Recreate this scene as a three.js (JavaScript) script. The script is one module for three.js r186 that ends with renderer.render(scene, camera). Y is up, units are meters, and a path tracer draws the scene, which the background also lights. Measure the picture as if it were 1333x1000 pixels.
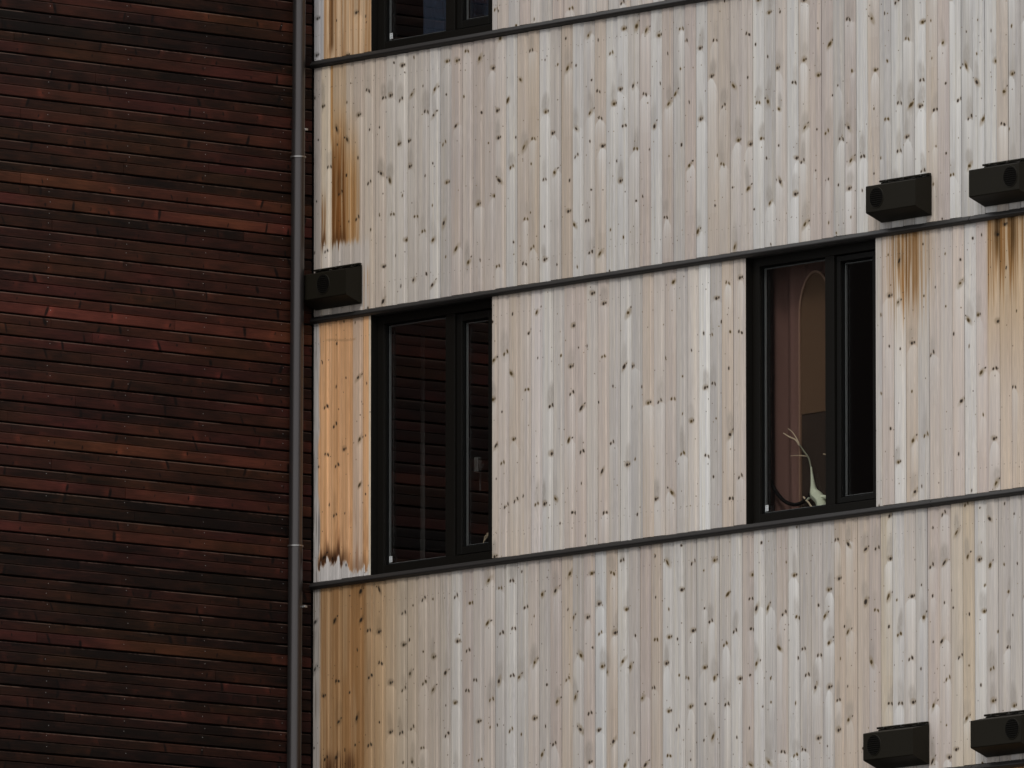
import * as THREE from 'three';
import { mergeGeometries } from 'three/addons/utils/BufferGeometryUtils.js';
import { RoundedBoxGeometry } from 'three/addons/geometries/RoundedBoxGeometry.js';

// ---------------------------------------------------------------- camera
const Y0 = 12.0;                                   // height of the middle window's sill above the ground
const scene = new THREE.Scene();
const camera = new THREE.PerspectiveCamera(2.7315, 1333 / 1000, 1, 900);
const YAW = 0.863335, PITCH = 0.126321;
const CAM = new THREE.Vector3(70.01468, Y0 - 10.42225, 58.37778);
camera.position.copy(CAM);
const FWD = new THREE.Vector3(-Math.sin(YAW) * Math.cos(PITCH), Math.sin(PITCH), -Math.cos(YAW) * Math.cos(PITCH));
camera.lookAt(CAM.clone().add(FWD));
scene.add(camera);

// ---------------------------------------------------------------- sky: even overcast
const SKY = 0.95;
{
  const w = 128, h = 64, d = new Float32Array(w * h * 4);
  for (let j = 0; j < h; j++) for (let i = 0; i < w; i++) {
    const el = ((j + 0.5) / h - 0.5) * Math.PI;    // row 0 is straight down
    const s = Math.max(0, Math.sin(el));
    const L = SKY * (1 + 2 * s) / 3 * 1.5;
    const o = (j * w + i) * 4;
    d[o] = L * 0.985; d[o + 1] = L; d[o + 2] = L * 1.03; d[o + 3] = 1;
  }
  const t = new THREE.DataTexture(d, w, h, THREE.RGBAFormat, THREE.FloatType);
  t.mapping = THREE.EquirectangularReflectionMapping;
  t.magFilter = t.minFilter = THREE.LinearFilter;
  t.needsUpdate = true;
  scene.background = t; scene.environment = t;
}
// ---------------------------------------------------------------- sun behind the cloud
const sun = new THREE.DirectionalLight(new THREE.Color(1, 0.965, 0.91), 1.1);
sun.position.set(22, Y0 + 40, 34); sun.target.position.set(2, Y0, 0);
sun.castShadow = true; sun.shadow.radius = 24; sun.shadow.mapSize.set(2048, 2048);
Object.assign(sun.shadow.camera, { left: -9, right: 9, top: 9, bottom: -9, near: 5, far: 90 });
scene.add(sun, sun.target);

const renderer = new THREE.WebGLRenderer({ antialias: true });
renderer.setSize(1024, 768);
renderer.toneMapping = THREE.LinearToneMapping;
renderer.toneMappingExposure = 1.13;
renderer.shadowMap.enabled = true;

// ---------------------------------------------------------------- helpers
function rng(seed) { let a = seed >>> 0; return () => { a |= 0; a = a + 0x6D2B79F5 | 0; let t = Math.imul(a ^ a >>> 15, 1 | a); t = t + Math.imul(t ^ t >>> 7, 61 | t) ^ t; return ((t ^ t >>> 14) >>> 0) / 4294967296; }; }
function h2(i, j, s) { let n = Math.imul(i, 374761393) + Math.imul(j, 668265263) + Math.imul(s, 1274126177) | 0; n = Math.imul(n ^ n >>> 13, 1274126177); return ((n ^ n >>> 16) >>> 0) / 4294967296; }
function noise(x, y, s) { const i = Math.floor(x), j = Math.floor(y); let u = x - i, v = y - j; u = u * u * (3 - 2 * u); v = v * v * (3 - 2 * v); const a = h2(i, j, s), b = h2(i + 1, j, s), c = h2(i, j + 1, s), d = h2(i + 1, j + 1, s); return a + (b - a) * u + (c - a) * v + (a - b - c + d) * u * v; }
const sm = (a, b, x) => { const t = Math.min(1, Math.max(0, (x - a) / (b - a))); return t * t * (3 - 2 * t); };
const clamp = (x, a, b) => Math.min(b, Math.max(a, x));
const mix = (a, b, t) => a + (b - a) * t;
const mix3 = (a, b, t) => [mix(a[0], b[0], t), mix(a[1], b[1], t), mix(a[2], b[2], t)];
// a pixel of the photograph -> the point where its ray meets the plane z = const (pale facade) or x = const (red wing); y from the sill
const RIGHT = new THREE.Vector3(Math.cos(YAW), 0, -Math.sin(YAW)), UP = new THREE.Vector3().crossVectors(RIGHT, FWD), FPX = 20971.7;
function ray(u, v) { return FWD.clone().addScaledVector(RIGHT, (u - 666.5) / FPX).addScaledVector(UP, (500 - v) / FPX); }
function onFacade(u, v, z = 0) { const d = ray(u, v), t = (z - CAM.z) / d.z; return [CAM.x + t * d.x, CAM.y + t * d.y - Y0]; }
function onWing(u, v, x = 0) { const d = ray(u, v), t = (x - CAM.x) / d.x; return [CAM.z + t * d.z, CAM.y + t * d.y - Y0]; }
const used = new Map();
function numbered(n) { const k = used.get(n) ?? 0; used.set(n, k + 1); return k ? `${n}_${String(k).padStart(3, '0')}` : n; }
function put(mesh) { mesh.traverse(o => { if (o.isMesh) { o.castShadow = o.receiveShadow = true; } }); return mesh; }
function thing(name, label, category, pos = [0, 0, 0], group) { const g = new THREE.Group(); g.name = numbered(name); g.position.set(pos[0], pos[1], pos[2]); g.userData = { label, category }; if (group) g.userData.group = group; scene.add(g); return g; }
function part(name, geo, mat, parent, label) { const m = new THREE.Mesh(geo, mat); m.name = name; if (label) m.userData.label = label; parent.add(m); return put(m); }
function box(x0, x1, y0, y1, z0, z1) { const g = new THREE.BoxGeometry(x1 - x0, y1 - y0, z1 - z0); g.translate((x0 + x1) / 2, (y0 + y1) / 2, (z0 + z1) / 2); return g; }
function rbox(x0, x1, y0, y1, z0, z1, r = 0.002) { const g = new RoundedBoxGeometry(x1 - x0, y1 - y0, z1 - z0, 1, r); g.translate((x0 + x1) / 2, (y0 + y1) / 2, (z0 + z1) / 2); return g; }
function merge(list) { return mergeGeometries(list.map(g => { const n = g.index ? g.toNonIndexed() : g; if (n.attributes.uv === undefined) n.setAttribute('uv', new THREE.BufferAttribute(new Float32Array(n.attributes.position.count * 2), 2)); return n; })); }
// prism: closed profile [[a, b]...] (counter-clockwise seen from +c), swept from c0 to c1; map(a, b, c) -> xyz; uv(a, b, c) -> uv
function prism(profile, c0, c1, map, uv) {
  const P = [], U = [], n = profile.length;
  const tri = (...q) => { for (const p of q) { P.push(...map(...p)); U.push(...(uv ? uv(...p) : [0, 0])); } };
  for (let i = 0; i < n; i++) { const [a, b] = profile[i], [c, d] = profile[(i + 1) % n]; const p = [a, b, c0], q = [c, d, c0], r = [c, d, c1], s = [a, b, c1]; tri(p, q, r); tri(p, r, s); }
  const cen = profile.reduce((t, p) => [t[0] + p[0] / n, t[1] + p[1] / n], [0, 0]);
  for (let i = 0; i < n; i++) { const a = profile[i], b = profile[(i + 1) % n]; tri([...cen, c1], [...a, c1], [...b, c1]); tri([...cen, c0], [...b, c0], [...a, c0]); }
  const g = new THREE.BufferGeometry(); g.setAttribute('position', new THREE.Float32BufferAttribute(P, 3)); g.setAttribute('uv', new THREE.Float32BufferAttribute(U, 2)); g.computeVertexNormals(); return g;
}
const lin = v => { v /= 255; return v <= 0.04045 ? v / 12.92 : ((v + 0.055) / 1.055) ** 2.4; };
const srgb = v => 255 * (v <= 0.0031308 ? 12.92 * v : 1.055 * v ** (1 / 2.4) - 0.055);
const tone = c => new THREE.Color().setRGB(lin(c[0]), lin(c[1]), lin(c[2]));

// ---------------------------------------------------------------- materials
const std = (rgb, o = {}) => new THREE.MeshStandardMaterial({ color: tone(rgb), roughness: 0.7, ...o });
const phy = (rgb, o = {}) => new THREE.MeshPhysicalMaterial({ color: tone(rgb), roughness: 0.7, ...o });
const M = {
  flash: phy([44, 42, 41], { roughness: 0.45, specularIntensity: 0.6 }),
  frame: phy([19, 17, 14], { roughness: 0.5, specularIntensity: 0.3 }),
  sash: phy([18, 17, 15], { roughness: 0.45, specularIntensity: 0.35 }),
  gasket: phy([8, 8, 8], { roughness: 0.9, specularIntensity: 0.2 }),
  spacer: phy([74, 76, 75], { roughness: 0.6 }),
  sticker: null,
  handle: phy([66, 66, 63], { roughness: 0.4 }),
  glass: new THREE.MeshPhysicalMaterial({ color: 0xffffff, roughness: 0.0, transmission: 1, thickness: 0, ior: 1.52 }),
  membrane: phy([16, 14, 13], { roughness: 0.95, specularIntensity: 0.1 }),
  concrete: std([120, 116, 110], { roughness: 0.95 }),
  hood: phy([27, 24, 17], { roughness: 0.55, specularIntensity: 0.3 }),
  hoodDark: phy([16, 14, 11], { roughness: 0.8, specularIntensity: 0.2 }),
  pipe: phy([92, 88, 87], { roughness: 0.3, metalness: 0.85 }),
  steel: phy([190, 190, 188], { roughness: 0.35, metalness: 0.8 }),
  darkPanel: phy([26, 19, 17], { roughness: 0.8, specularIntensity: 0.2 }),
  room: std([92, 86, 80], { roughness: 0.95 }),
  roomFloor: std([74, 60, 48], { roughness: 0.6 }),
};

// ---------------------------------------------------------------- ground
{
  const n = 256, d = new Uint8Array(n * n * 4);
  for (let j = 0; j < n; j++) for (let i = 0; i < n; i++) { const k = 96 + 26 * (noise(i / 3, j / 3, 5) - 0.5) + 30 * (noise(i / 40, j / 40, 6) - 0.5) + 24 * (h2(i, j, 7) - 0.5); const o = (j * n + i) * 4; d[o] = k; d[o + 1] = k * 0.99; d[o + 2] = k * 0.96; d[o + 3] = 255; }
  const t = new THREE.DataTexture(d, n, n); t.colorSpace = THREE.SRGBColorSpace; t.wrapS = t.wrapT = THREE.RepeatWrapping; t.repeat.set(150, 150); t.magFilter = THREE.LinearFilter; t.needsUpdate = true;
  const g = new THREE.Mesh(new THREE.PlaneGeometry(600, 600).rotateX(-Math.PI / 2), new THREE.MeshStandardMaterial({ map: t, roughness: 0.95 }));
  g.name = 'ground'; g.userData = { kind: 'structure', label: 'grey asphalt ground in front of the building' }; g.receiveShadow = true; scene.add(g);
}

// ================================================================ RED WING: plane x = 0, runs along +z
const wing = thing('red_timber_wing', 'dark red stained timber wall of narrow horizontal boards behind the downpipe', 'wall', [0, Y0, 0]);
const RP = 0.06172;                                                     // pitch of one strip
const rowTop0 = onWing(100, 21.6)[1];                                   // a wide joint: top of strip 0
// strip stain tones, down from that joint; lower ones include baked-in vignette darkening
const RT = [.14, .04, .26, .5, .2, .26, .32, .5, .32, .45, .3, .34, .36, .3, .2, .68, .35, .76, .25, .24, .4, .36, .36, .46, .42, .42, .5, .82, .45, .6, .36, .32, .26, .36, .36, .36, .26, .46, .36, .66, .36, .42, .32, .62, .09, .06, .32, .54, .32, .38, .14, .17, .22, .17, .18, .17, .26, .5, .14, .17, .27, .14, .22, .32, .14, .14, .27, .17, .22, .14];
const ROW_A = -26, ROW_B = 72, WING_Z = 2.95;
const RED_E = 1.18;
function redTone(k) { return k >= 0 && k < RT.length ? RT[k] : 0.16 + 0.4 * h2(k, 3, 11); }
const rowsRed = [];
{
  const R = rng(77);
  for (let k = ROW_A; k < ROW_B; k++) {
    const wide = ((k % 2) + 2) % 2 === 0;
    const top = rowTop0 - k * RP - (wide ? 0.0085 : 0.002), bot = rowTop0 - (k + 1) * RP + 0.0012;
    const cuts = [0.012];
    if (k >= -3) { let z = 0.4 + R() * 3.2; while (z < WING_Z - 0.3) { cuts.push(z); z += 1.8 + R() * 1.8; } }
    cuts.push(WING_Z);
    rowsRed.push({ k, top, bot, cuts, tones: cuts.map((c, i) => clamp(redTone(k) + (i ? (R() - 0.5) * 0.18 : 0), 0.02, 1)) });
  }
}
const redTop = rowTop0 - ROW_A * RP, redBot = rowTop0 - ROW_B * RP;
const redMaterial = (() => {
  const w = 1400, h = 2048, buf = new Float32Array(w * h * 3), R = rng(991);
  const stops = [[0, [19, 12, 10]], [0.3, [43, 25, 20]], [0.5, [57, 32, 26]], [0.8, [80, 44, 37]], [1, [96, 54, 45]]];
  const ramp = t => { for (let i = 1; i < stops.length; i++) if (t <= stops[i][0]) return mix3(stops[i - 1][1], stops[i][1], (t - stops[i - 1][0]) / (stops[i][0] - stops[i - 1][0])); return stops[4][1]; };
  const py = y => (y - redBot) / (redTop - redBot) * h, px = z => z / WING_Z * w;
  for (const r of rowsRed) {
    const j0 = Math.max(0, Math.floor(py(r.bot - 0.003))), j1 = Math.min(h - 1, Math.ceil(py(r.top + 0.003)));
    for (let j = j0; j <= j1; j++) for (let i = 0; i < w; i++) {
      const z = (i + 0.5) / w * WING_Z, y = redBot + (j + 0.5) / h * (redTop - redBot);
      let s = 0; while (s + 2 < r.cuts.length && z > r.cuts[s + 1]) s++;
      let t = r.tones[s];
      t += (noise(z * 2.3 + r.k * 7.1 + s * 31, r.k * 1.7, 21) - 0.5) * 0.3;            // patches where the stain took differently
      t += (noise(z * 9 + r.k * 3.3, y * 30, 22) - 0.5) * 0.24;
      t += (noise(z * 28, y * 700, 23) - 0.5) * 0.22 + (noise(z * 6, y * 1500, 24) - 0.5) * 0.1;
      const c = ramp(clamp(t, 0, 1)); const o = (j * w + i) * 3;
      const warm = (noise(z * 1.7 + 50, r.k * 0.93, 25) - 0.5) * 0.22, edgeGlint = sm(r.top - 0.0075, r.top - 0.004, y) * sm(0.3, 0.75, noise(z * 5 + r.k * 11, 1, 26) * 0.7 + noise(z * 60, r.k, 27) * 0.3) * (r.k % 2 ? 0.25 : 0.7);  // patchy pale highlight painted along the top edge of each strip
      buf[o] = c[0] * 1.06; buf[o + 1] = c[1] * (1 + warm); buf[o + 2] = c[2] * (0.9 - warm * 0.7); if (edgeGlint > 0) { buf[o] = mix(buf[o], 104, edgeGlint); buf[o + 1] = mix(buf[o + 1], 86, edgeGlint); buf[o + 2] = mix(buf[o + 2], 76, edgeGlint); }
    }
    // knots: dark bars across the narrow strip, some with a lighter, redder whorl beside them
    let z = R() * 0.35;
    while (z < WING_Z) {
      const big = R() < 0.28, a = big ? 0.006 + R() * 0.006 : 0.003 + R() * 0.004, b = big ? 0.02 + R() * 0.02 : 0.005 + R() * 0.01, cy = mix(r.bot, r.top, 0.2 + 0.6 * R()), tilt = (R() - 0.5) * 0.9, side = R() < 0.5 ? -1 : 1, glow = R() < 0.55 ? 0.18 + R() * 0.25 : 0;
      for (let j = Math.max(j0, Math.floor(py(cy - 0.06))); j <= Math.min(j1, py(cy + 0.06)); j++) for (let i = Math.max(0, Math.floor(px(z - 0.1))); i <= Math.min(w - 1, px(z + 0.1)); i++) {
        const dz = (i + 0.5) / w * WING_Z - z, dy = redBot + (j + 0.5) / h * (redTop - redBot) - cy, q = dz - tilt * dy, o = (j * w + i) * 3;
        const d = Math.hypot(q / a, dy / b), f = (1 - sm(0.5, 1.4, d)) * 0.75;
        const gl = glow * Math.exp(-(((q - side * (a + 0.014)) / 0.022) ** 2) - (dy / 0.03) ** 2);
        buf[o] = mix(buf[o] * (1 + gl), 12, f); buf[o + 1] = mix(buf[o + 1] * (1 + gl * 0.8), 8, f); buf[o + 2] = mix(buf[o + 2] * (1 + gl * 0.8), 7, f);
      }
      z += 0.1 + R() * 0.5;
    }
  }
  const d = new Uint8Array(w * h * 4);
  for (let i = 0; i < w * h; i++) { for (let c = 0; c < 3; c++) d[i * 4 + c] = clamp(srgb(lin(Math.max(0, buf[i * 3 + c])) / RED_E), 0, 255); d[i * 4 + 3] = 255; }
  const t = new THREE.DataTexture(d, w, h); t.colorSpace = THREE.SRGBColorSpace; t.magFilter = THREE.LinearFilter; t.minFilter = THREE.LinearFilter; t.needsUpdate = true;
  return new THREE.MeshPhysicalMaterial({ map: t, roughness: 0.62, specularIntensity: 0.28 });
})();
{
  const R = rng(5);
  for (const r of rowsRed) for (let s = 0; s + 1 < r.cuts.length; s++) {
    const z0 = r.cuts[s] + (s ? 0.0012 : 0), z1 = r.cuts[s + 1] - (s + 2 < r.cuts.length ? 0.0012 : 0);
    const f = (R() - 0.5) * 0.003, wide = ((r.k % 2) + 2) % 2 === 0, ch = wide ? 0.006 : 0.003;
    // profile in (x out of the wall, y); the top edge is eased and catches the sky
    const prof = [[-0.018, r.bot], [f - 0.003, r.bot], [f, r.bot + 0.003], [f + 0.0008, (r.bot + r.top) / 2], [f, r.top - ch], [f - ch, r.top], [-0.018, r.top]];
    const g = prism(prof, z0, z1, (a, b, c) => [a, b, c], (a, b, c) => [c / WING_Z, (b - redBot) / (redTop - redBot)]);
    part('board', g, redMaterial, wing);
  }
  // wall behind the boards; unseen dark panels added beyond them to darken the far window's reflection
  part('wall', box(-0.3, -0.0185, redBot, redTop, -0.4, WING_Z), M.membrane, wing);
  for (let i = 0; i < 2; i++) part('panel', rbox(-0.02, 0.004, redBot, redTop, WING_Z + 0.008 + i * 1.25, WING_Z + 1.25 + i * 1.25, 0.002), M.darkPanel, wing, 'added plain dark panel beyond the boards, out of view');
  part('wall', box(-0.3, -0.0205, redBot, redTop, WING_Z, WING_Z + 2.52), M.membrane, wing);
  part('wall', box(-6, -0.02, -Y0, redBot - 0.002, -0.4, WING_Z + 2.52), M.darkPanel, wing, 'lower storeys of the wing');
  // nail heads: columns over the studs, about 0.57 m apart
  const nails = [], cyl = new THREE.CylinderGeometry(0.0022, 0.0022, 0.0014, 6).rotateZ(Math.PI / 2);
  for (const r of rowsRed) { if (r.k < -3) continue; for (const zc of [0.235, 0.806, 1.373, 1.941, 2.5]) if (R() < 0.62) { const g = cyl.clone(); g.translate(0.0022, mix(r.bot, r.top, 0.55 + R() * 0.2), zc + (R() - 0.5) * 0.03); nails.push(g); } }
  const nm = part('nail_heads', merge(nails), M.steel, wing); nm.userData.kind = 'stuff';
}

// ================================================================ PALE FACADE: plane z = 0, runs along +x
const facade = thing('pale_timber_facade', 'weathered pale timber facade of vertical knotty boards with dark windows and flashings', 'building', [0, Y0, 0]);
const XE = 6.9, PB = 0.0955;
const WIN = [
  { x0: 0.509, x1: 1.570, y0: 0.012, y1: 1.506, mull: 1.108, mw: 0.078, sash: 1 },
  { x0: 3.732, x1: 4.807, y0: 0.012, y1: 1.506, mull: 4.338, mw: 0.074, sash: 0 },
  { x0: 0.509, x1: 1.570, y0: 3.012, y1: 4.506, mull: 1.108, mw: 0.078, sash: 1 },
];
const ROWS = {
  A: { y0: 3.014, y1: 4.5, segs: [[0, 0.509, 0.06], [1.57, 3.70, 0.047]] },
  B: { y0: 1.537, y1: 2.972, segs: [[0, XE, 0.07]] },
  C: { y0: 0.012, y1: 1.505, segs: [[0, 0.509, 0.06], [1.57, 3.732, 0.052], [4.807, XE, 0.058]] },
  D: { y0: -1.468, y1: -0.028, segs: [[0, XE, 0.07]] },
  E: { y0: -2.95, y1: -1.502, segs: [[4.807, XE, 0.058]] },
};
// ---- what the boards look like. Target tones under this light; divided by WOOD_E to give the wood's own colour
const WOOD_E = 0.92;
const P = [184, 173, 164], S = [173, 169, 165], W = [195, 192, 188], T = [179, 163, 147], O = [220, 170, 124], PK = [177, 163, 155];
// boards that stand out in the photograph: row -> [pixel x, kind]
const MARK = {
  B: [[667, W], [709, W], [752, W], [738, T], [695, T], [796, W], [812, W], [856, W], [841, PK], [899, PK], [915, W], [988, W], [1033, W], [1056, PK], [1070, PK], [1083, PK], [1122, W], [1170, W], [1199, W], [1230, PK], [1246, W], [1262, S], [1278, W], [1293, W], [566, W], [509, W], [525, W], [480, P], [424, [206, 192, 170]]],
  D: [[664, W], [780, [193, 193, 192]], [809, W], [795, T], [865, W], [880, W], [957, W], [987, W], [1001, S], [1033, W], [1092, T], [1107, T], [1170, W], [1151, [180, 168, 150]], [1245, [184, 172, 156]], [1258, [182, 166, 144]], [1275, W], [593, W]],
  C: [[714, W], [699, [198, 190, 186]], [817, W], [831, S], [921, [208, 208, 206]], [903, [200, 192, 184]], [683, P], [1169, W], [1185, T], [1266, W], [1145, S], [1310, T], [1325, T]],
  A: [], E: [],
};
// knots that stand out: zoom origin [u, v], scale 6.665, then [x, y, kind] (1 dot, 2 long leaning knot, 3 broad knot, 4 pair of dots)
const KN = [
  ['B', 600, 100, [25, 172, 1], [405, 205, 2], [315, 295, 3], [515, 25, 2], [735, 305, 3], [795, 490, 3], [850, 492, 1], [1000, 450, 2], [440, 780, 4], [725, 890, 4], [610, 755, 1], [238, 575, 1], [175, 310, 1], [1210, 358, 4], [1120, 560, 1]],
  ['B', 780, 100, [185, 110, 3], [295, 80, 2], [395, 150, 4], [125, 235, 3], [660, 150, 2], [480, 430, 2], [880, 368, 3], [1080, 250, 4], [1165, 80, 2], [1205, 550, 3], [712, 590, 1], [430, 630, 1], [315, 625, 4], [185, 905, 3], [1070, 758, 4], [1020, 680, 1], [150, 730, 1]],
  ['B', 960, 100, [265, 215, 2], [360, 280, 2], [410, 230, 3], [490, 50, 4], [585, 440, 2], [690, 455, 1], [775, 478, 4], [820, 160, 1], [215, 535, 4], [510, 705, 3], [370, 910, 2], [965, 440, 2], [900, 540, 4], [1085, 690, 4], [680, 812, 1], [970, 970, 3], [1185, 840, 1]],
  ['B', 1133, 50, [630, 38, 2], [830, 240, 2], [778, 255, 1], [1090, 195, 3], [250, 560, 4], [350, 575, 2], [430, 590, 3], [770, 530, 4], [860, 685, 4], [1160, 462, 2], [975, 700, 2], [1205, 785, 1], [140, 700, 4], [145, 195, 1], [925, 380, 2]],
  ['B', 400, 60, [135, 525, 3], [185, 470, 1], [720, 430, 3], [825, 170, 3], [905, 420, 2], [950, 385, 1], [1005, 345, 1], [1095, 600, 2], [525, 385, 4], [880, 825, 3], [795, 850, 3], [255, 720, 2], [260, 855, 1], [540, 725, 1], [625, 705, 1], [440, 970, 1], [1205, 420, 1]],
  ['B', 400, 200, [190, 115, 4], [285, 340, 4], [715, 235, 2], [435, 560, 4], [550, 660, 1], [825, 365, 1], [1090, 750, 2], [855, 750, 3], [625, 535, 1], [665, 555, 1], [940, 545, 4], [1200, 895, 1], [80, 415, 1], [760, 885, 1]],
  ['C', 600, 400, [655, 45, 2], [595, 212, 4], [435, 575, 2], [975, 160, 3], [355, 908, 1], [570, 715, 4], [780, 855, 4], [665, 440, 1], [865, 420, 1], [1020, 350, 1], [1090, 338, 1], [960, 745, 4], [1195, 825, 1], [385, 395, 4], [1320, 685, 1]],
  ['C', 780, 400, [215, 515, 2], [285, 515, 3], [965, 245, 4], [920, 700, 3], [280, 868, 1], [725, 600, 1], [575, 440, 1], [625, 435, 1], [135, 678, 4], [365, 690, 1], [640, 795, 4], [525, 815, 4], [1125, 530, 1], [1065, 550, 1], [1015, 965, 1], [1055, 125, 1], [800, 990, 3]],
  ['C', 600, 600, [725, 375, 3], [655, 375, 4], [820, 330, 2], [975, 450, 4], [1225, 90, 2], [1250, 450, 4], [1075, 650, 1], [540, 305, 1], [600, 325, 1], [390, 388, 4], [1045, 195, 1]],
  ['C', 1133, 290, [850, 845, 2], [935, 800, 3], [655, 725, 1], [240, 690, 2], [165, 635, 3], [725, 965, 1], [800, 965, 1], [650, 270, 1], [465, 635, 1], [250, 330, 2], [780, 320, 1], [965, 105, 1], [1180, 390, 1], [1270, 765, 1]],
  ['C', 400, 400, [440, 610, 2], [255, 315, 1], [250, 690, 1], [318, 125, 1], [130, 480, 1], [160, 865, 4], [515, 660, 1], [335, 612, 1]],
  ['C', 400, 540, [240, 90, 4], [318, 300, 3], [165, 345, 4], [255, 440, 4], [450, 215, 2], [505, 180, 1], [450, 610, 2], [240, 870, 4], [325, 855, 1], [185, 780, 1]],
  ['D', 600, 720, [440, 240, 4], [705, 360, 2], [820, 328, 2], [560, 470, 4], [637, 548, 1], [230, 610, 2], [340, 305, 4], [455, 655, 4], [1100, 560, 3], [975, 565, 2], [1040, 890, 2], [640, 950, 2], [1210, 695, 4], [60, 845, 4], [350, 695, 4]],
  ['D', 560, 800, [495, 75, 2], [310, 310, 3], [355, 330, 1], [595, 580, 2], [710, 530, 4], [770, 545, 2], [905, 430, 2], [830, 515, 1], [1010, 610, 1], [1190, 560, 4], [1260, 720, 2], [215, 768, 3], [530, 738, 4], [135, 790, 1], [1000, 970, 1], [1245, 30, 2], [390, 570, 4]],
  ['D', 740, 780, [330, 635, 2], [400, 610, 1], [535, 590, 2], [640, 860, 2], [850, 560, 3], [1080, 275, 3], [870, 88, 1], [760, 352, 4], [735, 770, 4], [1030, 685, 4], [1180, 595, 3], [1060, 935, 3], [1185, 910, 1], [60, 850, 2], [45, 160, 2], [500, 90, 3]],
  ['D', 920, 760, [430, 215, 2], [530, 210, 2], [245, 410, 4], [160, 525, 4], [430, 695, 2], [630, 560, 2], [1025, 280, 2], [1225, 420, 2], [975, 620, 4], [790, 645, 1], [1160, 650, 1], [870, 790, 4], [180, 90, 2], [1190, 370, 1], [380, 130, 4], [1225, 890, 1], [555, 820, 1]],
  ['D', 1133, 730, [1040, 40, 2], [1005, 208, 4], [445, 210, 1], [250, 640, 4], [545, 705, 1], [620, 700, 2], [1210, 270, 4], [780, 830, 4], [350, 850, 4], [700, 258, 1], [1200, 752, 4], [1105, 615, 1], [985, 440, 3], [360, 310, 3], [10, 880, 2], [540, 305, 1], [720, 408, 1]],
  ['D', 400, 850, [140, 375, 3], [195, 365, 1], [260, 245, 4], [270, 600, 2], [365, 345, 1], [545, 205, 4], [890, 180, 2], [1015, 260, 4], [835, 315, 4], [625, 603, 1], [815, 695, 4], [910, 650, 4], [1000, 825, 4], [160, 915, 4], [250, 910, 2], [415, 800, 1], [540, 800, 4], [1200, 455, 1], [1210, 710, 4]],
  ['A', 470, 0, [40, 140, 1], [1190, 95, 1], [1265, 40, 2]],
];
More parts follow.
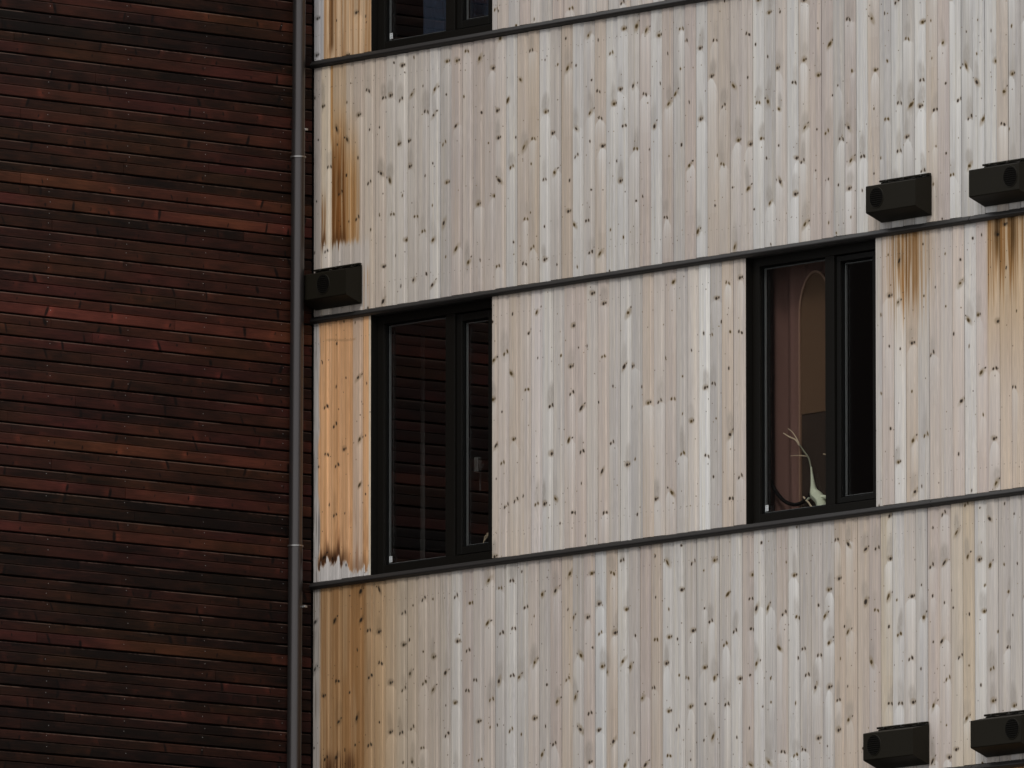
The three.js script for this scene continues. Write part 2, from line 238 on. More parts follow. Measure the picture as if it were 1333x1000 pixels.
function stain(row, x, y, ci) {                     // weathering that the photograph shows: [colour, strength] layers
  const L = [], st = noise(x * 260, y * 2.2, 41), st2 = noise(x * 90, y * 1.1, 42), jag = noise(x * 120, 0.5, 43) * 0.6 + noise(x * 340, 0.5, 44) * 0.4;
  if (row === 'C' && x < 0.51) {
    const left = 0.05 + (noise(y * 9, 1, 45) - 0.5) * 0.02;
    let o = sm(left - 0.008, left + 0.012, x); const pale = sm(0.345, 0.362, x) * (1 - sm(0.43, 0.446, x));
    const edge = 0.03 + (noise(x * 40, 3.5, 49) * 0.62 + noise(x * 320, 0.5, 44) * 0.38) * 0.15 - sm(0.27, 0.34, x) * 0.05;
    const white = 1 - sm(edge - 0.006, edge + 0.012, y), rim = (1 - sm(edge + 0.02, edge + 0.08 + 0.07 * st, y)) * (1 - white) * (1 - 0.72 * sm(0.24, 0.33, x));
    L.push([mix3(O, [204, 148, 98], st * 0.9), o * (0.95 - 0.55 * pale)]);
    L.push([[168, 116, 66], o * 0.4 * sm(0.55, 0.9, st2) * (1 - pale)]);
    L.push([[62, 34, 15], o * rim * (0.7 + 0.5 * st2)]);
    L.push([[140, 92, 58], o * sm(0.6, 0.85, noise(x * 60, y * 8, 46)) * 0.45 * (1 - sm(0.1, 0.5, y))]);
    L.push([[192, 186, 182], Math.max(white, 0.9 * (1 - o))]);
    L.push([[92, 84, 78], (1 - o) * sm(0.66, 0.8, noise(x * 330 + noise(y * 5, 2, 48) * 3, y * 3, 47)) * 0.65]);
    L.push([[170, 128, 88], 0.5 * (1 - sm(0.004, 0.009, Math.abs(y - 1.385 - 0.01 * Math.sin(x * 14)))) * sm(0.1, 0.13, x) * (1 - sm(0.36, 0.39, x))]);
    L.push([[200, 190, 172], sm(0.489, 0.5, x) * 0.8]);
  } else if (row === 'B' && x < 1.3) {
    L.push([[198, 178, 154], 0.45 * (1 - sm(0.25, 1.25, x))]);
    L.push([[176, 166, 160], 0.7 * (1 - sm(0.05, 0.075, x))]);
    if (x < 0.5) {
      const lo = 1.86 + jag * 0.13, low = sm(lo - 0.008, lo + 0.035, y), core = sm(0.155, 0.168, x) * (1 - sm(0.285, 0.30, x)), mid = sm(0.285, 0.30, x) * (1 - sm(0.37, 0.43, x)), bandL = sm(0.06, 0.075, x) * (1 - sm(0.095, 0.125, x));
      L.push([[188, 146, 98], low * 0.75 * core * (1 - 0.45 * sm(2.55, 2.85, y))]);
      L.push([[120, 72, 28], low * core * sm(0.26, 0.56, st * 0.75 + 0.25 * st2) * (1 - sm(2.32, 2.75, y)) * 0.95]);
      L.push([[150, 98, 48], low * mid * (1 - sm(2.2, 2.5, y)) * sm(0.28, 0.55, st) * 0.9]);
      L.push([[182, 136, 84], low * mid * (1 - sm(2.3, 2.8, y)) * 0.7]);
      L.push([[122, 76, 34], low * bandL * sm(0.3, 0.55, st) * (1 - sm(2.12, 2.3, y)) * 0.9]);
      L.push([[80, 46, 18], low * (bandL + core * 0.6) * (1 - sm(lo + 0.02, lo + 0.12, y)) * 0.85]);
      L.push([[170, 118, 62], sm(0.143, 0.155, x) * (1 - sm(0.168, 0.178, x)) * sm(2.45, 2.6, y) * 0.8]);
      L.push([[198, 190, 184], (1 - low) * 0.55 * sm(0.07, 0.09, x)]);
      L.push([[180, 120, 66], 0.55 * sm(0.5, 0.8, st) * sm(0.43, 0.45, x) * (1 - sm(0.5, 0.52, x)) * (1 - sm(1.72, 1.82, y))]);
    }
  } else if (row === 'D' && x < 1.5) {
    const f = sm(0.055, 0.075, x);
    L.push([mix3([176, 146, 110], [176, 158, 136], sm(0.45, 1.0, x)), 0.85 * (1 - sm(0.55, 1.45, x))]);
    const bd = noise(Math.floor((x - 0.07) / PB) * 5.3, 2, 57); L.push([mix3([186, 154, 118], [158, 120, 80], bd), f * 0.92 * (1 - sm(0.34, 0.8, x))]);
    L.push([[136, 94, 54], f * sm(0.4, 0.7, st * 0.6 + st2 * 0.4) * (1 - sm(0.3, 0.66, x)) * 0.6]);
    L.push([[146, 102, 58], f * sm(0.25, 0.262, x) * (1 - sm(0.44, 0.5, x)) * sm(0.25, 0.6, noise(x * 14, y * 2.4, 58)) * 0.6]);
    L.push([[70, 40, 18], f * (1 - sm(-1.0, -0.88, y + jag * 0.12)) * (1 - sm(0.3, 0.45, x)) * 0.8 * sm(0.2, 0.5, st)]);
    L.push([[172, 168, 166], (1 - f) * 0.8]); L.push([[96, 86, 76], (1 - f) * sm(0.62, 0.8, noise(x * 300, y * 3, 52)) * 0.6]);
  } else if (row === 'A' && x < 0.51) {
    const g = sm(0.085, 0.1, x);
    L.push([[206, 170, 130], g * 0.85]); L.push([[188, 186, 188], (1 - g) * 0.85]);
    L.push([[88, 52, 20], sm(0.115, 0.135, x + 0.02 * (noise(y * 8, 3, 53) - 0.5)) * (1 - sm(0.165, 0.19, x)) * sm(3.03, 3.12, y + jag * 0.03) * (0.5 + 0.5 * st)]);
    L.push([[150, 98, 50], g * sm(0.45, 0.75, st2) * 0.5]);
  } else if (row === 'C' && x > 4.8) {
    const run = (c, w) => Math.exp(-(((x - c) / w) ** 2)), drop = 1.5 - y, f1 = run(5.07, 0.15), d1 = 0.18 + 0.5 * noise(x * 150, 7, 54);
    L.push([[186, 160, 130], 0.4 * f1 * (1 - sm(0.2, 0.9, drop))]);
    L.push([[136, 92, 44], f1 * sm(0.25, 0.65, st * 0.7 + st2 * 0.3 + f1 * 0.15) * (1 - sm(d1 * 0.55, d1, drop)) * 0.95]);
    L.push([[88, 58, 24], run(5.06, 0.07) * sm(0.5, 0.8, st) * (1 - sm(0.1, 0.42, drop)) * 0.8]);
    const f2 = sm(5.70, 5.73, x), d2 = 0.15 + 0.5 * noise(x * 130, 9, 55);
    L.push([[184, 152, 112], f2 * 0.6 * (1 - sm(0.3, 1.1, drop))]);
    L.push([[128, 86, 40], f2 * sm(0.3, 0.65, st * 0.6 + st2 * 0.4) * (1 - sm(d2 * 0.5, d2, drop)) * 0.9]);
    L.push([[70, 46, 18], f2 * (run(5.80, 0.02) + run(5.93, 0.025)) * (1 - sm(0.1, 0.3, drop)) * 0.8]);
  } else if (row === 'E') {
    const f = sm(5.3, 5.5, x); L.push([[186, 138, 84], f * 0.85]); L.push([[120, 76, 34], f * sm(0.5, 0.8, st) * 0.8]);
  }
  return L;
}
function buildRow(key, wpx, hpx) {
  const row = ROWS[key], R = rng(key.charCodeAt(0) * 131 + 7), boards = [];
  for (const [a, b, first] of row.segs) { let x = a, e = a + first; while (x < b - 0.004) { const end = b - e < 0.02 ? b : Math.min(e, b); boards.push({ x0: x, x1: end }); x = end; e = end + PB; } }
  const xa = boards[0].x0, xb = boards[boards.length - 1].x1, w = wpx, h = hpx, buf = new Float32Array(w * h * 3);
  const kindAt = new Map();
  for (const [u, c] of MARK[key]) { const v = { A: 20, B: 230, C: 560, D: 850, E: 1000 }[key]; const x = onFacade(u, v)[0]; boards.forEach((b, i) => { if (x >= b.x0 && x < b.x1) kindAt.set(i, c); }); }
  const X = i => xa + (i + 0.5) / w * (xb - xa), Y = j => row.y0 + (j + 0.5) / h * (row.y1 - row.y0), IX = x => (x - xa) / (xb - xa) * w, IY = y => (y - row.y0) / (row.y1 - row.y0) * h;
  boards.forEach((b, bi) => {
    const r = R(), silver = sm(1.0, 4.2, b.x0) * (key === 'B' ? 1 : key === 'C' ? 0.35 : 0.6);
    b.base = kindAt.get(bi) || (r < 0.28 + 0.3 * silver ? mix3(P, S, 0.35 + 0.65 * R()) : r < 0.86 ? mix3(P, PK, R()) : mix3(P, T, 0.6));
    const k = (key === 'C' ? 1.03 : 1) * (0.97 + 0.05 * R()); b.base = mix3(b.base, key === 'B' ? mix3(P, S, silver) : P, 0.27).map(c => c * k); b.silver = silver; b.bi = bi;
    const i0 = Math.max(0, Math.floor(IX(b.x0))), i1 = Math.min(w - 1, Math.ceil(IX(b.x1)));
    const sx = R() * 100, tilt = (R() - 0.5) * 0.02, wav = 0.004 + R() * 0.006;
    for (let j = 0; j < h; j++) { const y = Y(j);
      const sway = wav * (noise(y * 2.2, bi * 3.1, 61) - 0.5) * 2 + tilt * y;
      for (let i = i0; i <= i1; i++) { const x = X(i), q = x + sway;
        const g1 = noise(q * 420 + sx, y * 1.6, 62) - 0.5, g2 = noise(q * 120 + sx, y * 0.9 + bi, 63) - 0.5, g3 = noise(q * 45 + sx, y * 2.6 + bi * 5, 64) - 0.5, g4 = noise(q * 900, y * 14, 65) - 0.5;
        const g5 = noise(q * 260 + sx, y * 0.5 + bi * 2, 66), ring = sm(0.72, 0.95, g5), m = (1 + 0.07 * g1 + 0.05 * g2 + 0.05 * g3 + 0.08 * g4) * (1 - 0.06 * ring), wm = 0.02 * g2 + 0.02 * g3 + 0.015 * g1 + 0.03 * ring;
        const o = (j * w + i) * 3; buf[o] = b.base[0] * m * (1 + wm * 0.3); buf[o + 1] = b.base[1] * m; buf[o + 2] = b.base[2] * m * (1 - wm);
      } }
  });
  const blend = (o, c, f) => { buf[o] += (c[0] - buf[o]) * f; buf[o + 1] += (c[1] - buf[o + 1]) * f; buf[o + 2] += (c[2] - buf[o + 2]) * f; };
  function stamp(b, x0, x1, y0, y1, fn) { for (let j = Math.max(0, Math.floor(IY(y0))); j <= Math.min(h - 1, IY(y1)); j++) for (let i = Math.max(0, Math.floor(IX(Math.max(x0, b.x0)))); i <= Math.min(w - 1, IX(Math.min(x1, b.x1))); i++) fn((j * w + i) * 3, X(i), Y(j)); }
  // weathered-silver flame below a knot, with a rounded head: the grain swirls round the knot there
  function flame(b, x, y, wd, len, f) { const c = [212, 210, 207], cv = 0.008 + 0.05 * R(), sk = (R() - 0.5) * 1.6, off = (R() - 0.5) * 0.02, rg = 0.004 + 0.012 * R(); wd *= 0.8 + 0.7 * R(); x += off; if (R() < 0.25) return; stamp(b, x - wd * 1.8, x + wd * 1.8, y - len * 2.2, y + 0.02, (o, px, py) => { const q = (px - x) / wd, d = y - py - cv * q * q + sk * 0.02 * q - 0.004 + rg * (noise(px * 260, py * 40, 74) - 0.5); if (d < -0.003) return; const g = noise(px * 380, py * 3, 71); blend(o, c, f * (0.75 + 0.5 * (g - 0.5)) * sm(-0.003, 0.006, d) * Math.exp(-d / len) * (1 - sm(0.45, 1.4, Math.abs(q)))); }); }
  function smear(b, x, y, a, l, ang, f, c) { const cs = Math.cos(ang), sn = Math.sin(ang); stamp(b, x - 0.07, x + 0.07, y - 0.1, y + 0.1, (o, px, py) => { const dx = px - x, dy = py - y, p = dx * cs - dy * sn, q = dx * sn + dy * cs; const g = noise(px * 300, py * 60, 72); blend(o, c, f * (0.6 + 0.7 * g) * (1 - sm(0.45, 1.15, Math.hypot(p / a, q / l)))); }); }
  function eye(b, x, y, a, l, ang, brown) { const cs = Math.cos(ang), sn = Math.sin(ang), dark = brown ? [104, 88, 58] : [72, 60, 50], heart = brown ? [62, 48, 26] : [44, 37, 32];
    stamp(b, x - 0.05, x + 0.05, y - 0.06, y + 0.06, (o, px, py) => { const dx = px - x, dy = py - y, p = dx * cs - dy * sn, q = dx * sn + dy * cs, d = Math.hypot(p / a, q / l) * (0.85 + 0.3 * noise(px * 500, py * 500, 73)); if (d > 2.4) return; blend(o, [150, 134, 116], 0.36 * (1 - sm(1.0, 2.0, d))); blend(o, dark, 0.95 * (1 - sm(0.8, 1.15, d))); blend(o, heart, 0.95 * (1 - sm(0.4, 0.9, d))); }); }
  function knot(b, x, y, kind) {
    const br = R() < 0.4, fl = Math.min(1, (0.35 + 0.8 * R()) * (0.55 + 0.85 * b.silver)); if (kind > 1 && R() < 0.35 + 0.55 * b.silver) smear(b, x + (R() - 0.5) * 0.02, y + 0.03 + 0.03 * R(), 0.02 + 0.02 * R(), 0.05 + 0.06 * R(), 0.3 * (R() - 0.5), 0.2 + 0.3 * R(), [140, 132, 124]);
    if (kind === 1) { if (R() < 0.4) flame(b, x, y, 0.012 + 0.012 * R(), 0.06 + 0.1 * R(), fl * 0.5); eye(b, x, y, 0.0038 + R() * 0.0025, 0.006 + R() * 0.005, 0.5 * (R() - 0.5), br); }
    else if (kind === 2) { const an = (R() < 0.8 ? 1 : -1) * (0.3 + 0.6 * R()), L2 = 0.7 + 0.5 * R(), sg = Math.sign(an); flame(b, x + sg * 0.012, y + 0.012, 0.036, 0.12 + 0.22 * R(), fl * 0.85); smear(b, x + 0.004, y, 0.014 + 0.008 * R(), 0.026 + 0.026 * R(), an, 0.35 + 0.3 * R(), [136, 122, 102]); eye(b, x, y, 0.0062 + R() * 0.004, (0.011 + R() * 0.007) * L2, an, R() < 0.75); if (R() < 0.7) eye(b, x + sg * (0.02 + 0.014 * R()), y + 0.012 + 0.02 * R(), 0.0028 + 0.002 * R(), 0.006, an, false); }
    else if (kind === 3) { flame(b, x, y - 0.006, 0.03 + 0.012 * R(), 0.12 + 0.24 * R(), fl); smear(b, x, y + 0.004, 0.03, 0.014 + 0.012 * R(), 0.5 * (R() - 0.5), 0.45 + 0.25 * R(), [138, 124, 106]); eye(b, x, y, 0.009, 0.0095, 0.8, br); eye(b, x + 0.017, y + 0.004, 0.004, 0.007, 0.2, false); }
    else { const dy = (R() - 0.35) * 0.014; flame(b, x, y - 0.002, 0.034, 0.1 + 0.2 * R(), fl * 0.85); smear(b, x, y, 0.024, 0.008, 0.1, 0.3, [150, 136, 118]); eye(b, x - 0.011, y - dy, 0.0048 + R() * 0.0025, 0.008 + R() * 0.003, 0.35, br); eye(b, x + 0.012, y + dy, 0.0042 + R() * 0.002, 0.0085 + R() * 0.004, -0.3, br); }
  }
  const list = boards.map(() => []);
  for (const [rk, ou, ov, ...ks] of KN) if (rk === key) for (const [kx, ky, kd] of ks) { const [x, y] = onFacade(ou + kx / 6.665, ov + ky / 6.665); const bi = boards.findIndex(b => x >= b.x0 && x < b.x1); if (bi >= 0 && y > row.y0 && y < row.y1 && !list[bi].some(q => Math.abs(q[1] - y) < 0.035)) list[bi].push([clamp(x, boards[bi].x0 + 0.006, boards[bi].x1 - 0.006), y, kd]); }
  boards.forEach((b, bi) => {
    if (b.x1 - b.x0 < 0.03) return;
    let y = row.y0 + R() * 0.3; const step = 0.2 + R() * 0.14, xc = mix(b.x0, b.x1, 0.3 + 0.4 * R()), many = R();
    while (y < row.y1) { if (!list[bi].some(q => Math.abs(q[1] - y) < 0.13) && R() < (key === 'C' ? 0.5 : 0.8)) { const r = R(); list[bi].push([clamp(xc + (R() - 0.5) * 0.04, b.x0 + 0.01, b.x1 - 0.01), y, r < 0.4 ? 1 : r < 0.62 ? 4 : r < 0.8 ? 2 : 3]); } y += step * (0.75 + 0.5 * R()); }
    list[bi].sort((p, q) => q[1] - p[1]);
    for (const [x, y, kd] of list[bi]) knot(b, x, y, kd);
    for (let n = 0; n < 2 + many * 6; n++) eye(b, mix(b.x0, b.x1, R()), mix(row.y0, row.y1, R()), 0.0016 + R() * 0.001, 0.0024 + R() * 0.002, 0, R() < 0.5);
  });
  // stains over the boards
  for (let j = 0; j < h; j++) { const y = Y(j); for (let i = 0; i < w; i++) { const x = X(i); if (x > 1.5 && x < 4.8) continue; const o = (j * w + i) * 3; const dk = Math.min(1.1, (buf[o] + buf[o + 1] + buf[o + 2]) / 525); for (const [c, f] of stain(key, x, y)) if (f > 0.004) { const l = (c[0] + c[1] + c[2]) / 3; blend(o, [mix(c[0], l, 0.08) * dk, mix(c[1], l, 0.08) * dk, mix(c[2], l, 0.08) * dk], Math.min(f, 1)); } } }
  // nail rows near the ends of the boards
  boards.forEach(b => { for (const yy of [row.y0 + 0.14, row.y1 - 0.12]) for (const fx of [0.35, 0.8]) eye(b, mix(b.x0, b.x1, fx) + (R() - 0.5) * 0.004, yy + (R() - 0.5) * 0.012, 0.0016, 0.002, 0, false); });
  const d = new Uint8Array(w * h * 4);
  for (let i = 0; i < w * h; i++) { for (let c = 0; c < 3; c++) d[i * 4 + c] = clamp(srgb(lin(clamp(buf[i * 3 + c], 0, 255)) / WOOD_E), 0, 255); d[i * 4 + 3] = 255; }
  const t = new THREE.DataTexture(d, w, h); t.colorSpace = THREE.SRGBColorSpace; t.magFilter = t.minFilter = THREE.LinearFilter; t.needsUpdate = true;
  const mat = new THREE.MeshPhysicalMaterial({ map: t, roughness: 0.72, specularIntensity: 0.35 });
  const uv = (a, b, c) => [(a - xa) / (xb - xa), (c - row.y0) / (row.y1 - row.y0)];
  for (const b of boards) {
    const wd = b.x1 - b.x0 - 0.0058, f = (R() - 0.5) * 0.0022, tw = (R() - 0.5) * 0.0016, x = b.x0 + 0.0029;
    const prof = wd > 0.08 ? [[0, -0.021], [wd - 0.021, -0.021], [wd, f - 0.0062], [wd - 0.001, f - 0.0045], [wd * 0.76, f - 0.0045 + tw], [wd * 0.70, f + tw], [0.002, f], [0, f - 0.002]] : [[0, -0.021], [wd, -0.021], [wd, f - 0.004], [wd - 0.003, f], [0.003, f], [0, f - 0.004]];
    const e0 = R() * 0.003, e1 = R() * 0.002;
    part('board', prism(prof.map(([a, z]) => [a + x, z]), row.y0 + e0, row.y1 - e1, (a, z, y) => [a, y, z], (a, z, y) => uv(a, z, y)), mat, facade);
  }
}
buildRow('A', 1100, 560); buildRow('B', 2048, 620); buildRow('C', 2048, 640); buildRow('D', 2048, 620); buildRow('E', 512, 360);

// wall behind the boards, in pieces round the openings
{
  const zb = -0.0225, zf = -0.15, m = M.membrane, cols = [[0.004, 0.509], [1.57, 3.732], [4.807, XE]];
  const wall = (a, b, c, d) => part('wall', box(a, b, c, d, zf, zb), m, facade);
  for (const [a, b] of cols) wall(a, b, -0.028, 1.506);
  wall(0.004, XE, 1.507, 2.98); wall(0.004, XE, -4.2, -0.029);
  wall(0.004, 0.509, 2.981, 4.9); wall(1.57, XE, 2.981, 4.9); wall(0.509, 1.57, 4.507, 4.9);
  part('wall', box(0.004, 16, -Y0, -4.201, -0.5, -0.01), M.darkPanel, facade, 'lower storeys of the facade');
}
// drip flashings: rounded nose, upper half to the sky
{
  const nose = [[-0.05, -0.030], [0.012, -0.030], [0.024, -0.021], [0.0275, -0.0165], [0.027, -0.012], [0.016, 0.004], [0.011, 0.007], [-0.05, 0.010]];
  const seams = { 3.004: [-0.022, 2.4, XE], 1.527: [-0.022, 2.62, 5.602, XE], 0.002: [-0.022, 1.9, 5.28, XE], [-1.478]: [-0.022, 2.62, 5.602, XE] };
  for (const [y, xs] of Object.entries(seams)) for (let i = 0; i + 1 < xs.length; i++) {
    const k = i % 2 ? 1.05 : 1;                                          // every other length laps over its neighbour
    const g = prism(nose.map(([z, b]) => [z * (z > 0 ? k : 1), b * k + Number(y)]), xs[i] + (i ? -0.012 * (i % 2) + 0.002 : 0), xs[i + 1] - 0.001, (a, b, c) => [c, b, a]);
    part('drip_flashing', g, M.flash, facade);
  }
}
// ---------------------------------------------------------------- windows
M.sticker = (() => {
  const c = document.createElement('canvas'); c.width = 48; c.height = 64; const x = c.getContext('2d');
  x.fillStyle = '#d9dcdc'; x.fillRect(0, 0, 48, 64); x.strokeStyle = '#3c4146'; x.lineWidth = 4;
  x.beginPath(); x.moveTo(12, 8); x.lineTo(24, 22); x.lineTo(36, 8); x.moveTo(24, 22); x.lineTo(24, 30); x.stroke(); x.lineWidth = 3; x.strokeRect(14, 38, 20, 18);
  const t = new THREE.CanvasTexture(c); t.colorSpace = THREE.SRGBColorSpace; return new THREE.MeshStandardMaterial({ map: t, roughness: 0.6 });
})();
function ring(x0, x1, y0, y1, w, z0, z1, wb = w) { return [rbox(x0, x0 + w, y0, y1, z0, z1), rbox(x1 - w, x1, y0, y1, z0, z1), rbox(x0 + w, x1 - w, y1 - w, y1, z0 + 0.0004, z1 - 0.0004), rbox(x0 + w, x1 - w, y0, y0 + wb, z0 + 0.0004, z1 - 0.0004)]; }
for (const q of WIN) {
  const win = new THREE.Group(); win.name = 'window'; facade.add(win);
  const F = 0.055, FB = 0.052, zf = -0.05, zk = -0.135, { x0, x1, y0, y1 } = q;
  part('reveal', merge([box(x0, x0 + 0.004, y0, y1, zf - 0.002, -0.0035), box(x1 - 0.004, x1, y0, y1, zf - 0.002, -0.0035), box(x0 + 0.004, x1 - 0.004, y1 - 0.004, y1, zf - 0.002, -0.0035)]), M.frame, win);
  const a = x0 + 0.005, b = x1 - 0.005, c = y0 + 0.001, d = y1 - 0.005, m0 = q.mull, m1 = q.mull + q.mw;
  part('frame', merge([...ring(a, b, c, d, F, zk, zf, FB), rbox(m0, m1, c + FB, d - F, zk + 0.001, zf - 0.001)]), M.frame, win);
  const light = (gx0, gx1, gy0, gy1, gz, sticker) => {
    part('gasket', merge(ring(gx0, gx1, gy0, gy1, 0.008, gz - 0.032, gz + 0.008)), M.gasket, win);
    part('pane', box(gx0 + 0.004, gx1 - 0.004, gy0 + 0.004, gy1 - 0.004, 0, 0.0001).translate(0, 0, gz), M.glass, win);
    part('pane', box(gx0 + 0.004, gx1 - 0.004, gy0 + 0.004, gy1 - 0.004, 0, 0.0001).translate(0, 0, gz - 0.02), M.glass, win);
    const sh = ring(gx0 + 0.008, gx1 - 0.008, gy0 + 0.006, gy1 - 0.008, 0.007, gz - 0.017, gz - 0.003);
    part('spacer_bar', merge(sh), M.spacer, win);
    if (sticker) { const s = new THREE.PlaneGeometry(0.026, 0.034); s.translate(gx0 + 0.026, gy0 + 0.036, gz - 0.0022); part('sticker', s, M.sticker, win, 'small pale glazing label in the lower corner of the pane'); }
  };
  light(a + F, m0, c + FB, d - F, -0.078, true);
  // opening sash in its own frame
  const sx0 = m1 + 0.005, sx1 = b - F - 0.005, sy0 = c + FB + 0.006, sy1 = d - F - 0.006, SW = q.sash ? 0.042 : 0.03;
  part('sash', merge(ring(sx0, sx1, sy0, sy1, SW, -0.128, -0.066)), M.sash, win);
  light(sx0 + SW, sx1 - SW, sy0 + SW, sy1 - SW, -0.09, false);
  if (q.sash) { const hx = sx0 + SW + 0.048, hy = sy0 + 0.47; part('handle', merge([rbox(hx - 0.017, hx + 0.017, hy, hy + 0.085, -0.158, -0.128, 0.004), rbox(hx - 0.006, hx + 0.006, hy + 0.03, hy + 0.05, -0.185, -0.158, 0.003), rbox(hx - 0.036, hx - 0.03, hy - 0.1, hy + 0.04, -0.196, -0.186, 0.002)]), M.handle, win); }
}

// ---------------------------------------------------------------- rooms behind the windows
function slab(name, x0, x1, y0, y1, z0, z1, mat) { const m = new THREE.Mesh(box(x0, x1, Y0 + y0, Y0 + y1, z0, z1), mat); m.name = numbered(name); m.userData = { kind: 'structure' }; scene.add(put(m)); }
for (const fy of [-0.9, 2.1]) {
  slab('interior_floor', -2.6, XE, fy - 0.2, fy, -4.2, -0.155, M.roomFloor);
  slab('ceiling', -2.6, XE, fy + 2.65, fy + 2.799, -4.2, -0.155, M.room);
  slab('interior_wall', 2.55, 2.67, fy - 0.05, fy + 2.7, -4.22, -0.156, M.room);
}
slab('interior_wall', -2.8, XE + 0.2, -4.3, 5.0, -4.4, -4.19, M.room);
slab('interior_wall', -2.8, -2.59, -4.3, 5.0, -4.3, -0.155, M.room);
slab('interior_wall', XE - 0.01, XE + 0.2, -4.3, 5.0, -4.3, -0.1, M.room);
slab('interior_wall', -2.7, 0.0, -4.3, 5.0, -0.4, -0.301, M.room);
slab('interior_wall', -2.7, XE + 0.1, 4.85, 5.0, -4.3, -0.12, M.room);
slab('interior_wall', -2.7, XE + 0.1, -4.3, -4.1, -4.3, -0.12, M.room);

// ================================================================ DOWNPIPE
{
  const p = thing('downpipe', 'dark grey round metal downpipe in the corner between red and pale walls', 'downpipe', [0.052, Y0, 0.166]);
  const r = 0.0365, yb = -Y0 + 0.02, cx = y => 0.008 * (y - 1), seg = (y0, y1, rr) => { const g = new THREE.CylinderGeometry(rr, rr, y1 - y0, 40, 1, false); g.rotateZ(-0.008); g.translate(cx((y0 + y1) / 2), (y0 + y1) / 2, 0); return g; };
  const at = (u, v) => onFacade(u, v, 0.166)[1];
  const yj = at(386, 169), yr1 = at(386, 205), yr2 = at(384, 711), yl2 = at(386, 790);
  part('pipe_length', seg(yj - 0.03, 5.4, r), M.pipe, p);
  part('pipe_length', seg(yr2 - 0.02, yj, r + 0.0022), M.pipe, p);
  part('pipe_length', seg(yb, yr2, r + 0.0045), M.pipe, p);
  const clamp_ = (y, lug) => {
    const g = [new THREE.CylinderGeometry(r + 0.0085, r + 0.0085, 0.008, 40)];
    g[0].translate(cx(y), y, 0); 
    part('bracket', g[0], M.clamp ??= phy([168, 166, 163], { roughness: 0.35, metalness: 0.9 }), p);
    part('bracket_arm', rbox(-0.053, -0.03, y - 0.012, y + 0.012, -0.006, 0.006, 0.002), M.pipe, p);
    // clamping ear with its bright bolt, on the side towards the pale wall
    const e = rbox(0.024, 0.05, lug - 0.006, lug + 0.006, -0.042, -0.02, 0.002); part('bracket_ear', e, M.steel, p);
  };
  clamp_(yr1, yj); clamp_(yr2, yl2);
  clamp_(4.6, 4.76); clamp_(-3.2, -3.04);
}

// ================================================================ VENT HOODS
function hood(x, y, grille, label) {
  const g = thing('vent_hood', label, 'vent hood', [x, Y0 + y, 0.004], 'dark vent hoods on the pale facade');
  const W_ = 0.406, H_ = 0.225, D = 0.118, yt = 0.19, yb = 0.041;
  part('back_plate', rbox(-0.002, W_ + 0.002, -0.002, H_ - 0.006, 0, 0.006, 0.002), M.hood, g);
  // body: a box whose top and bottom slope in towards the front, edges eased
  const e = 0.004, prof = [[0.0062, 0.0], [D - e, yb - 0.001], [D, yb + e], [D, yt - e], [D - e, yt], [0.0062, H_ - 0.012]];
  part('body', prism(prof, 0, W_, (z, b, c) => [c, b, z]), M.hood, g);
  // rain strip along the top edge with fixing screws
  part('top_strip', rbox(0.0, W_, H_ - 0.005, H_ + 0.006, 0.0, 0.020, 0.002), M.hood, g);
  for (const fx of [0.06, 0.2, 0.34]) part('screw', new THREE.CylinderGeometry(0.005, 0.005, 0.004, 8).rotateX(Math.PI / 2).translate(fx * W_ / 0.4, H_ - 0.001, 0.022), M.steelDark ??= phy([70, 68, 64], { roughness: 0.4, metalness: 0.5 }), g);
  // round grille
  const gx = grille, gy = (yt + yb) / 2 + 0.004, R_ = 0.056;
  part('grille_ring', new THREE.TorusGeometry(R_, 0.003, 6, 36).translate(gx, gy, D + 0.0005), M.hood, g);
  part('grille_disc', new THREE.CylinderGeometry(R_ - 0.001, R_ - 0.001, 0.0016, 36).rotateX(Math.PI / 2).translate(gx, gy, D + 0.001), M.hoodDark, g);
  for (let i = -4; i <= 4; i++) { const hh = i * 0.0115, l = Math.sqrt(Math.max(0, (R_ - 0.004) ** 2 - hh * hh)); part('louvre', new THREE.BoxGeometry(l * 2, 0.0035, 0.004).rotateX(0.5).translate(gx, gy + hh, D + 0.0035), M.hoodDark, g); }
  return g;
}
hood(0.030, 1.575, 0.205, 'dark metal vent hood next to the downpipe, above the orange boards');
hood(4.870, 1.575, 0.088, 'dark metal vent hood up and right of the window with the plant');
hood(5.711, 1.575, 0.335, 'dark metal vent hood above the long brown stain below the flashing');
hood(4.836, -1.435, 0.088, 'dark metal vent hood one storey below the window with the plant');
hood(5.708, -1.435, 0.335, 'dark metal vent hood one storey below the stained boards, over the lowest flashing');

// ================================================================ THINGS BEHIND THE GLASS
function cloth(x0, x1, y0, y1, z, folds, depth, rgb, seed, pleat = 0) {
  const nx = 90, ny = 24, P_ = [], U = [], I = [];
  for (let j = 0; j <= ny; j++) for (let i = 0; i <= nx; i++) { const s = i / nx, t = j / ny; const x = mix(x0, x1, s) + pleat * (1 - t) * (s - 0.5); const w = Math.sin(s * folds * 6.283 + seed + 1.4 * noise(s * 4, t * 1.5, seed)) * depth * (0.7 + 0.6 * noise(s * 6, t * 2, seed + 9)); P_.push(x, mix(y0, y1, t), z + w); U.push(s * (x1 - x0), t * (y1 - y0)); }
  for (let j = 0; j < ny; j++) for (let i = 0; i < nx; i++) { const a = j * (nx + 1) + i; I.push(a, a + 1, a + nx + 2, a, a + nx + 2, a + nx + 1); }
  const front = new THREE.BufferGeometry(); front.setAttribute('position', new THREE.Float32BufferAttribute(P_, 3)); front.setAttribute('uv', new THREE.Float32BufferAttribute(U, 2)); front.setIndex(I); front.computeVertexNormals();
  return front;
}
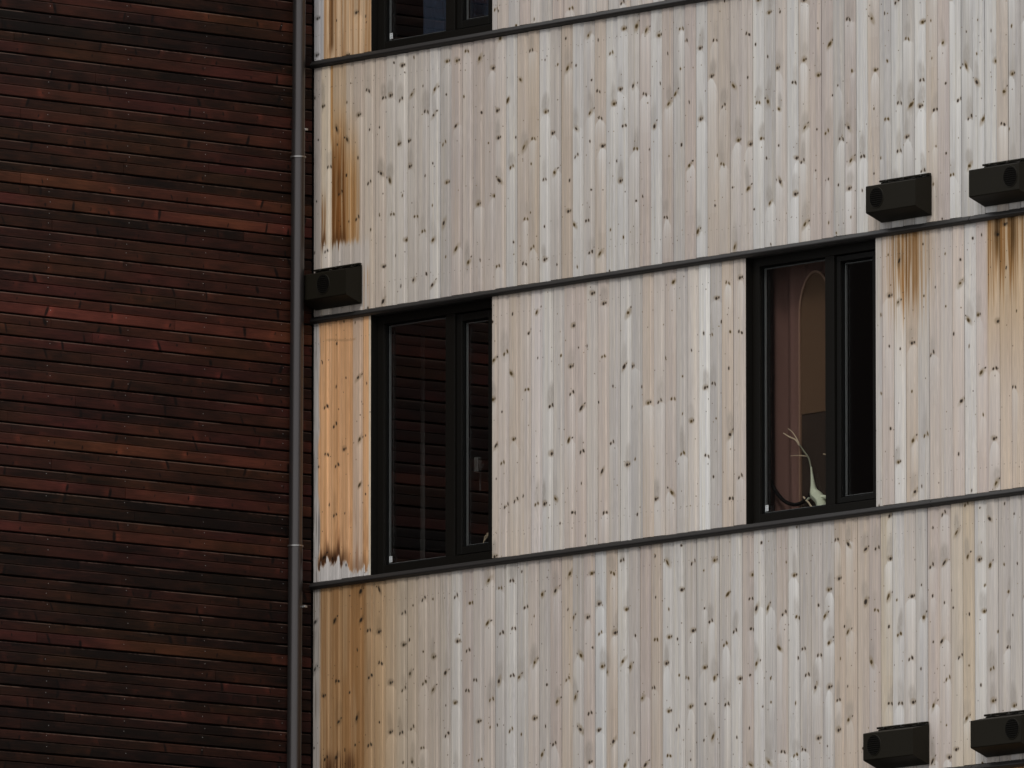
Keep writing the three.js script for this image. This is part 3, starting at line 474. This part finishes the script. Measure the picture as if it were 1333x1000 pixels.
function hang(name, label, category, geo, mat) { const m = new THREE.Mesh(geo, mat); m.name = numbered(name); m.position.y = Y0; m.userData = { label, category }; scene.add(put(m)); return m; }
{
  const fx = (u, v, z) => onFacade(u, v, z)[0], fy = (u, v, z) => onFacade(u, v, z)[1];
  // far window, fixed pane: plum brown curtain, arched panel, cable, plant
  hang('curtain', 'plum brown curtain hanging in soft folds behind the plant window', 'curtain', cloth(fx(985, 500, -0.225), fx(1086, 500, -0.225), -0.25, 1.75, -0.225, 4.5, 0.018, 0, 31), phy([104, 78, 70], { roughness: 0.9, specularIntensity: 0.2 }));
  const z = -0.195, l = fx(1041, 500, z), r = fx(1084, 500, z), top = fy(1062, 352, z), bot = -0.3, brk = fy(1062, 537, z);
  const ar = thing('arched_panel', 'tall brown panel with arched top and pale rim behind the plant window', 'panel', [0, Y0, 0]);
  const cx = (l + r) / 2, hw = (r - l) / 2, ah = 0.24, arch = (o, y0) => { const s = new THREE.Shape(); s.moveTo(l + o, y0); s.lineTo(r - o, y0); s.lineTo(r - o, top - ah); for (let i = 1; i <= 24; i++) { const a = i / 24 * Math.PI; s.lineTo(cx + (hw - o) * Math.cos(a), top - ah + (ah - o) * Math.sin(a)); } return s; };
  part('panel', new THREE.ExtrudeGeometry(arch(0.014, brk), { depth: 0.02, bevelEnabled: false }).translate(0, 0, z - 0.02), phy([84, 64, 46], { roughness: 0.7, specularIntensity: 0.3 }), ar);
  part('lower_panel', box(l + 0.014, r - 0.014, bot, brk - 0.002, z - 0.02, z - 0.004), phy([46, 36, 28], { roughness: 0.7, specularIntensity: 0.3 }), ar, 'darker lower half of the panel');
  const rim = arch(0, bot); rim.holes.push(arch(0.013, bot + 0.012)); part('rim', new THREE.ExtrudeGeometry(rim, { depth: 0.03, bevelEnabled: false }).translate(0, 0, z - 0.022), phy([120, 92, 72], { roughness: 0.6 }), ar);
  const tube = (pts, zz, r0, r1, mat, name, parent) => { const v = pts.map(([u, w, dz = 0]) => { const [x, y] = onFacade(u, w, zz + dz); return new THREE.Vector3(x, y, zz + dz); }); const cv = new THREE.CatmullRomCurve3(v), n = 28, g = new THREE.TubeGeometry(cv, n, 1, 8, false), p = g.attributes.position; for (let i = 0; i <= n; i++) { const c = cv.getPointAt(i / n), s = typeof r1 === 'function' ? r1(i / n) : mix(r0, r1, i / n); for (let k = 0; k <= 8; k++) { const o = i * 9 + k; p.setXYZ(o, c.x + (p.getX(o) - c.x) * s, c.y + (p.getY(o) - c.y) * s, c.z + (p.getZ(o) - c.z) * s); } } g.computeVertexNormals(); return part(name, g, mat, parent); };
  const pl = thing('house_plant', 'pale green branching plant with bare twigs inside the window', 'plant', [0, Y0, 0]);
  const leaf = phy([186, 192, 166], { roughness: 0.7 }), twig = phy([176, 160, 132], { roughness: 0.8 }), stem = phy([120, 122, 100], { roughness: 0.8 });
  const zp = -0.165;
  tube([[1072, 668], [1068, 652], [1060, 641], [1058, 628], [1056, 608]], zp, 0.03, t => 0.034 * (1 - t) ** 1.3 + 0.0045 + 0.012 * Math.exp(-(((t - 0.42) / 0.13) ** 2)), leaf, 'leaf', pl);
  tube([[1060, 641], [1054, 648], [1049, 652]], zp, 0.012, 0.004, leaf, 'leaf', pl);
  tube([[1060, 641], [1067, 646], [1078, 648]], zp, 0.014, 0.012, leaf, 'leaf', pl);
  tube([[1056, 610], [1053, 597], [1047, 588], [1041, 579]], zp, 0.0045, 0.003, stem, 'stem', pl);
  tube([[1041, 580], [1036, 573], [1028, 569], [1020, 564]], zp, 0.0048, 0.003, twig, 'twig', pl);
  tube([[1040, 577], [1036, 569], [1031, 562], [1026, 558]], zp, 0.0036, 0.002, twig, 'twig', pl);
  tube([[1050, 594], [1040, 593], [1029, 593.5]], zp, 0.003, 0.0018, twig, 'twig', pl);
  tube([[1046, 647], [1053, 655], [1058, 663], [1060, 668]], zp, 0.005, 0.0055, twig, 'twig', pl);
  tube([[1072, 591], [1076, 592]], zp, 0.004, 0.003, twig, 'twig', pl);
  const cb = thing('cable', 'dark cable hanging in a slack loop behind the plant window', 'cable', [0, Y0, 0]);
  tube([[990, 600], [1000, 620], [1009, 638], [1022, 653], [1036, 657], [1048, 652], [1056, 645]], -0.17, 0.011, 0.011, M.gasket, 'cord', cb);
  part('plug', rbox(fx(1056, 645, -0.17) - 0.012, fx(1056, 645, -0.17) + 0.02, fy(1056, 645, -0.17) - 0.012, fy(1056, 645, -0.17) + 0.014, -0.185, -0.155, 0.004), M.gasket, cb);
  // middle left window: pale strip of curtain, dry stem on the inner sill
  hang('curtain', 'narrow pale strip of curtain in the dark window beside the orange boards', 'curtain', cloth(fx(546, 540, -0.5), fx(552.5, 540, -0.5), -0.3, fy(549, 430, -0.5), -0.5, 1, 0.006, 0, 17), phy([60, 60, 58], { roughness: 0.9, specularIntensity: 0.2 }));
  const ds = thing('dry_stem', 'small dry pale stem standing at the bottom of the opening sash', 'plant', [0, Y0, 0]);
  tube([[628, 712], [630, 705], [632, 697]], -0.2, 0.003, 0.004, twig, 'stem', ds); tube([[630, 705], [634, 699], [635, 694]], -0.2, 0.003, 0.006, twig, 'leaf', ds);
  // upper window: navy curtain
  hang('curtain', 'navy blue curtain behind the upper window', 'curtain', cloth(fx(549, 20, -0.34), fx(642, 20, -0.34), 2.75, 4.6, -0.34, 7, 0.016, 0, 23), phy([40, 51, 66], { roughness: 0.9, specularIntensity: 0.2 }));
}

renderer.render(scene, camera);
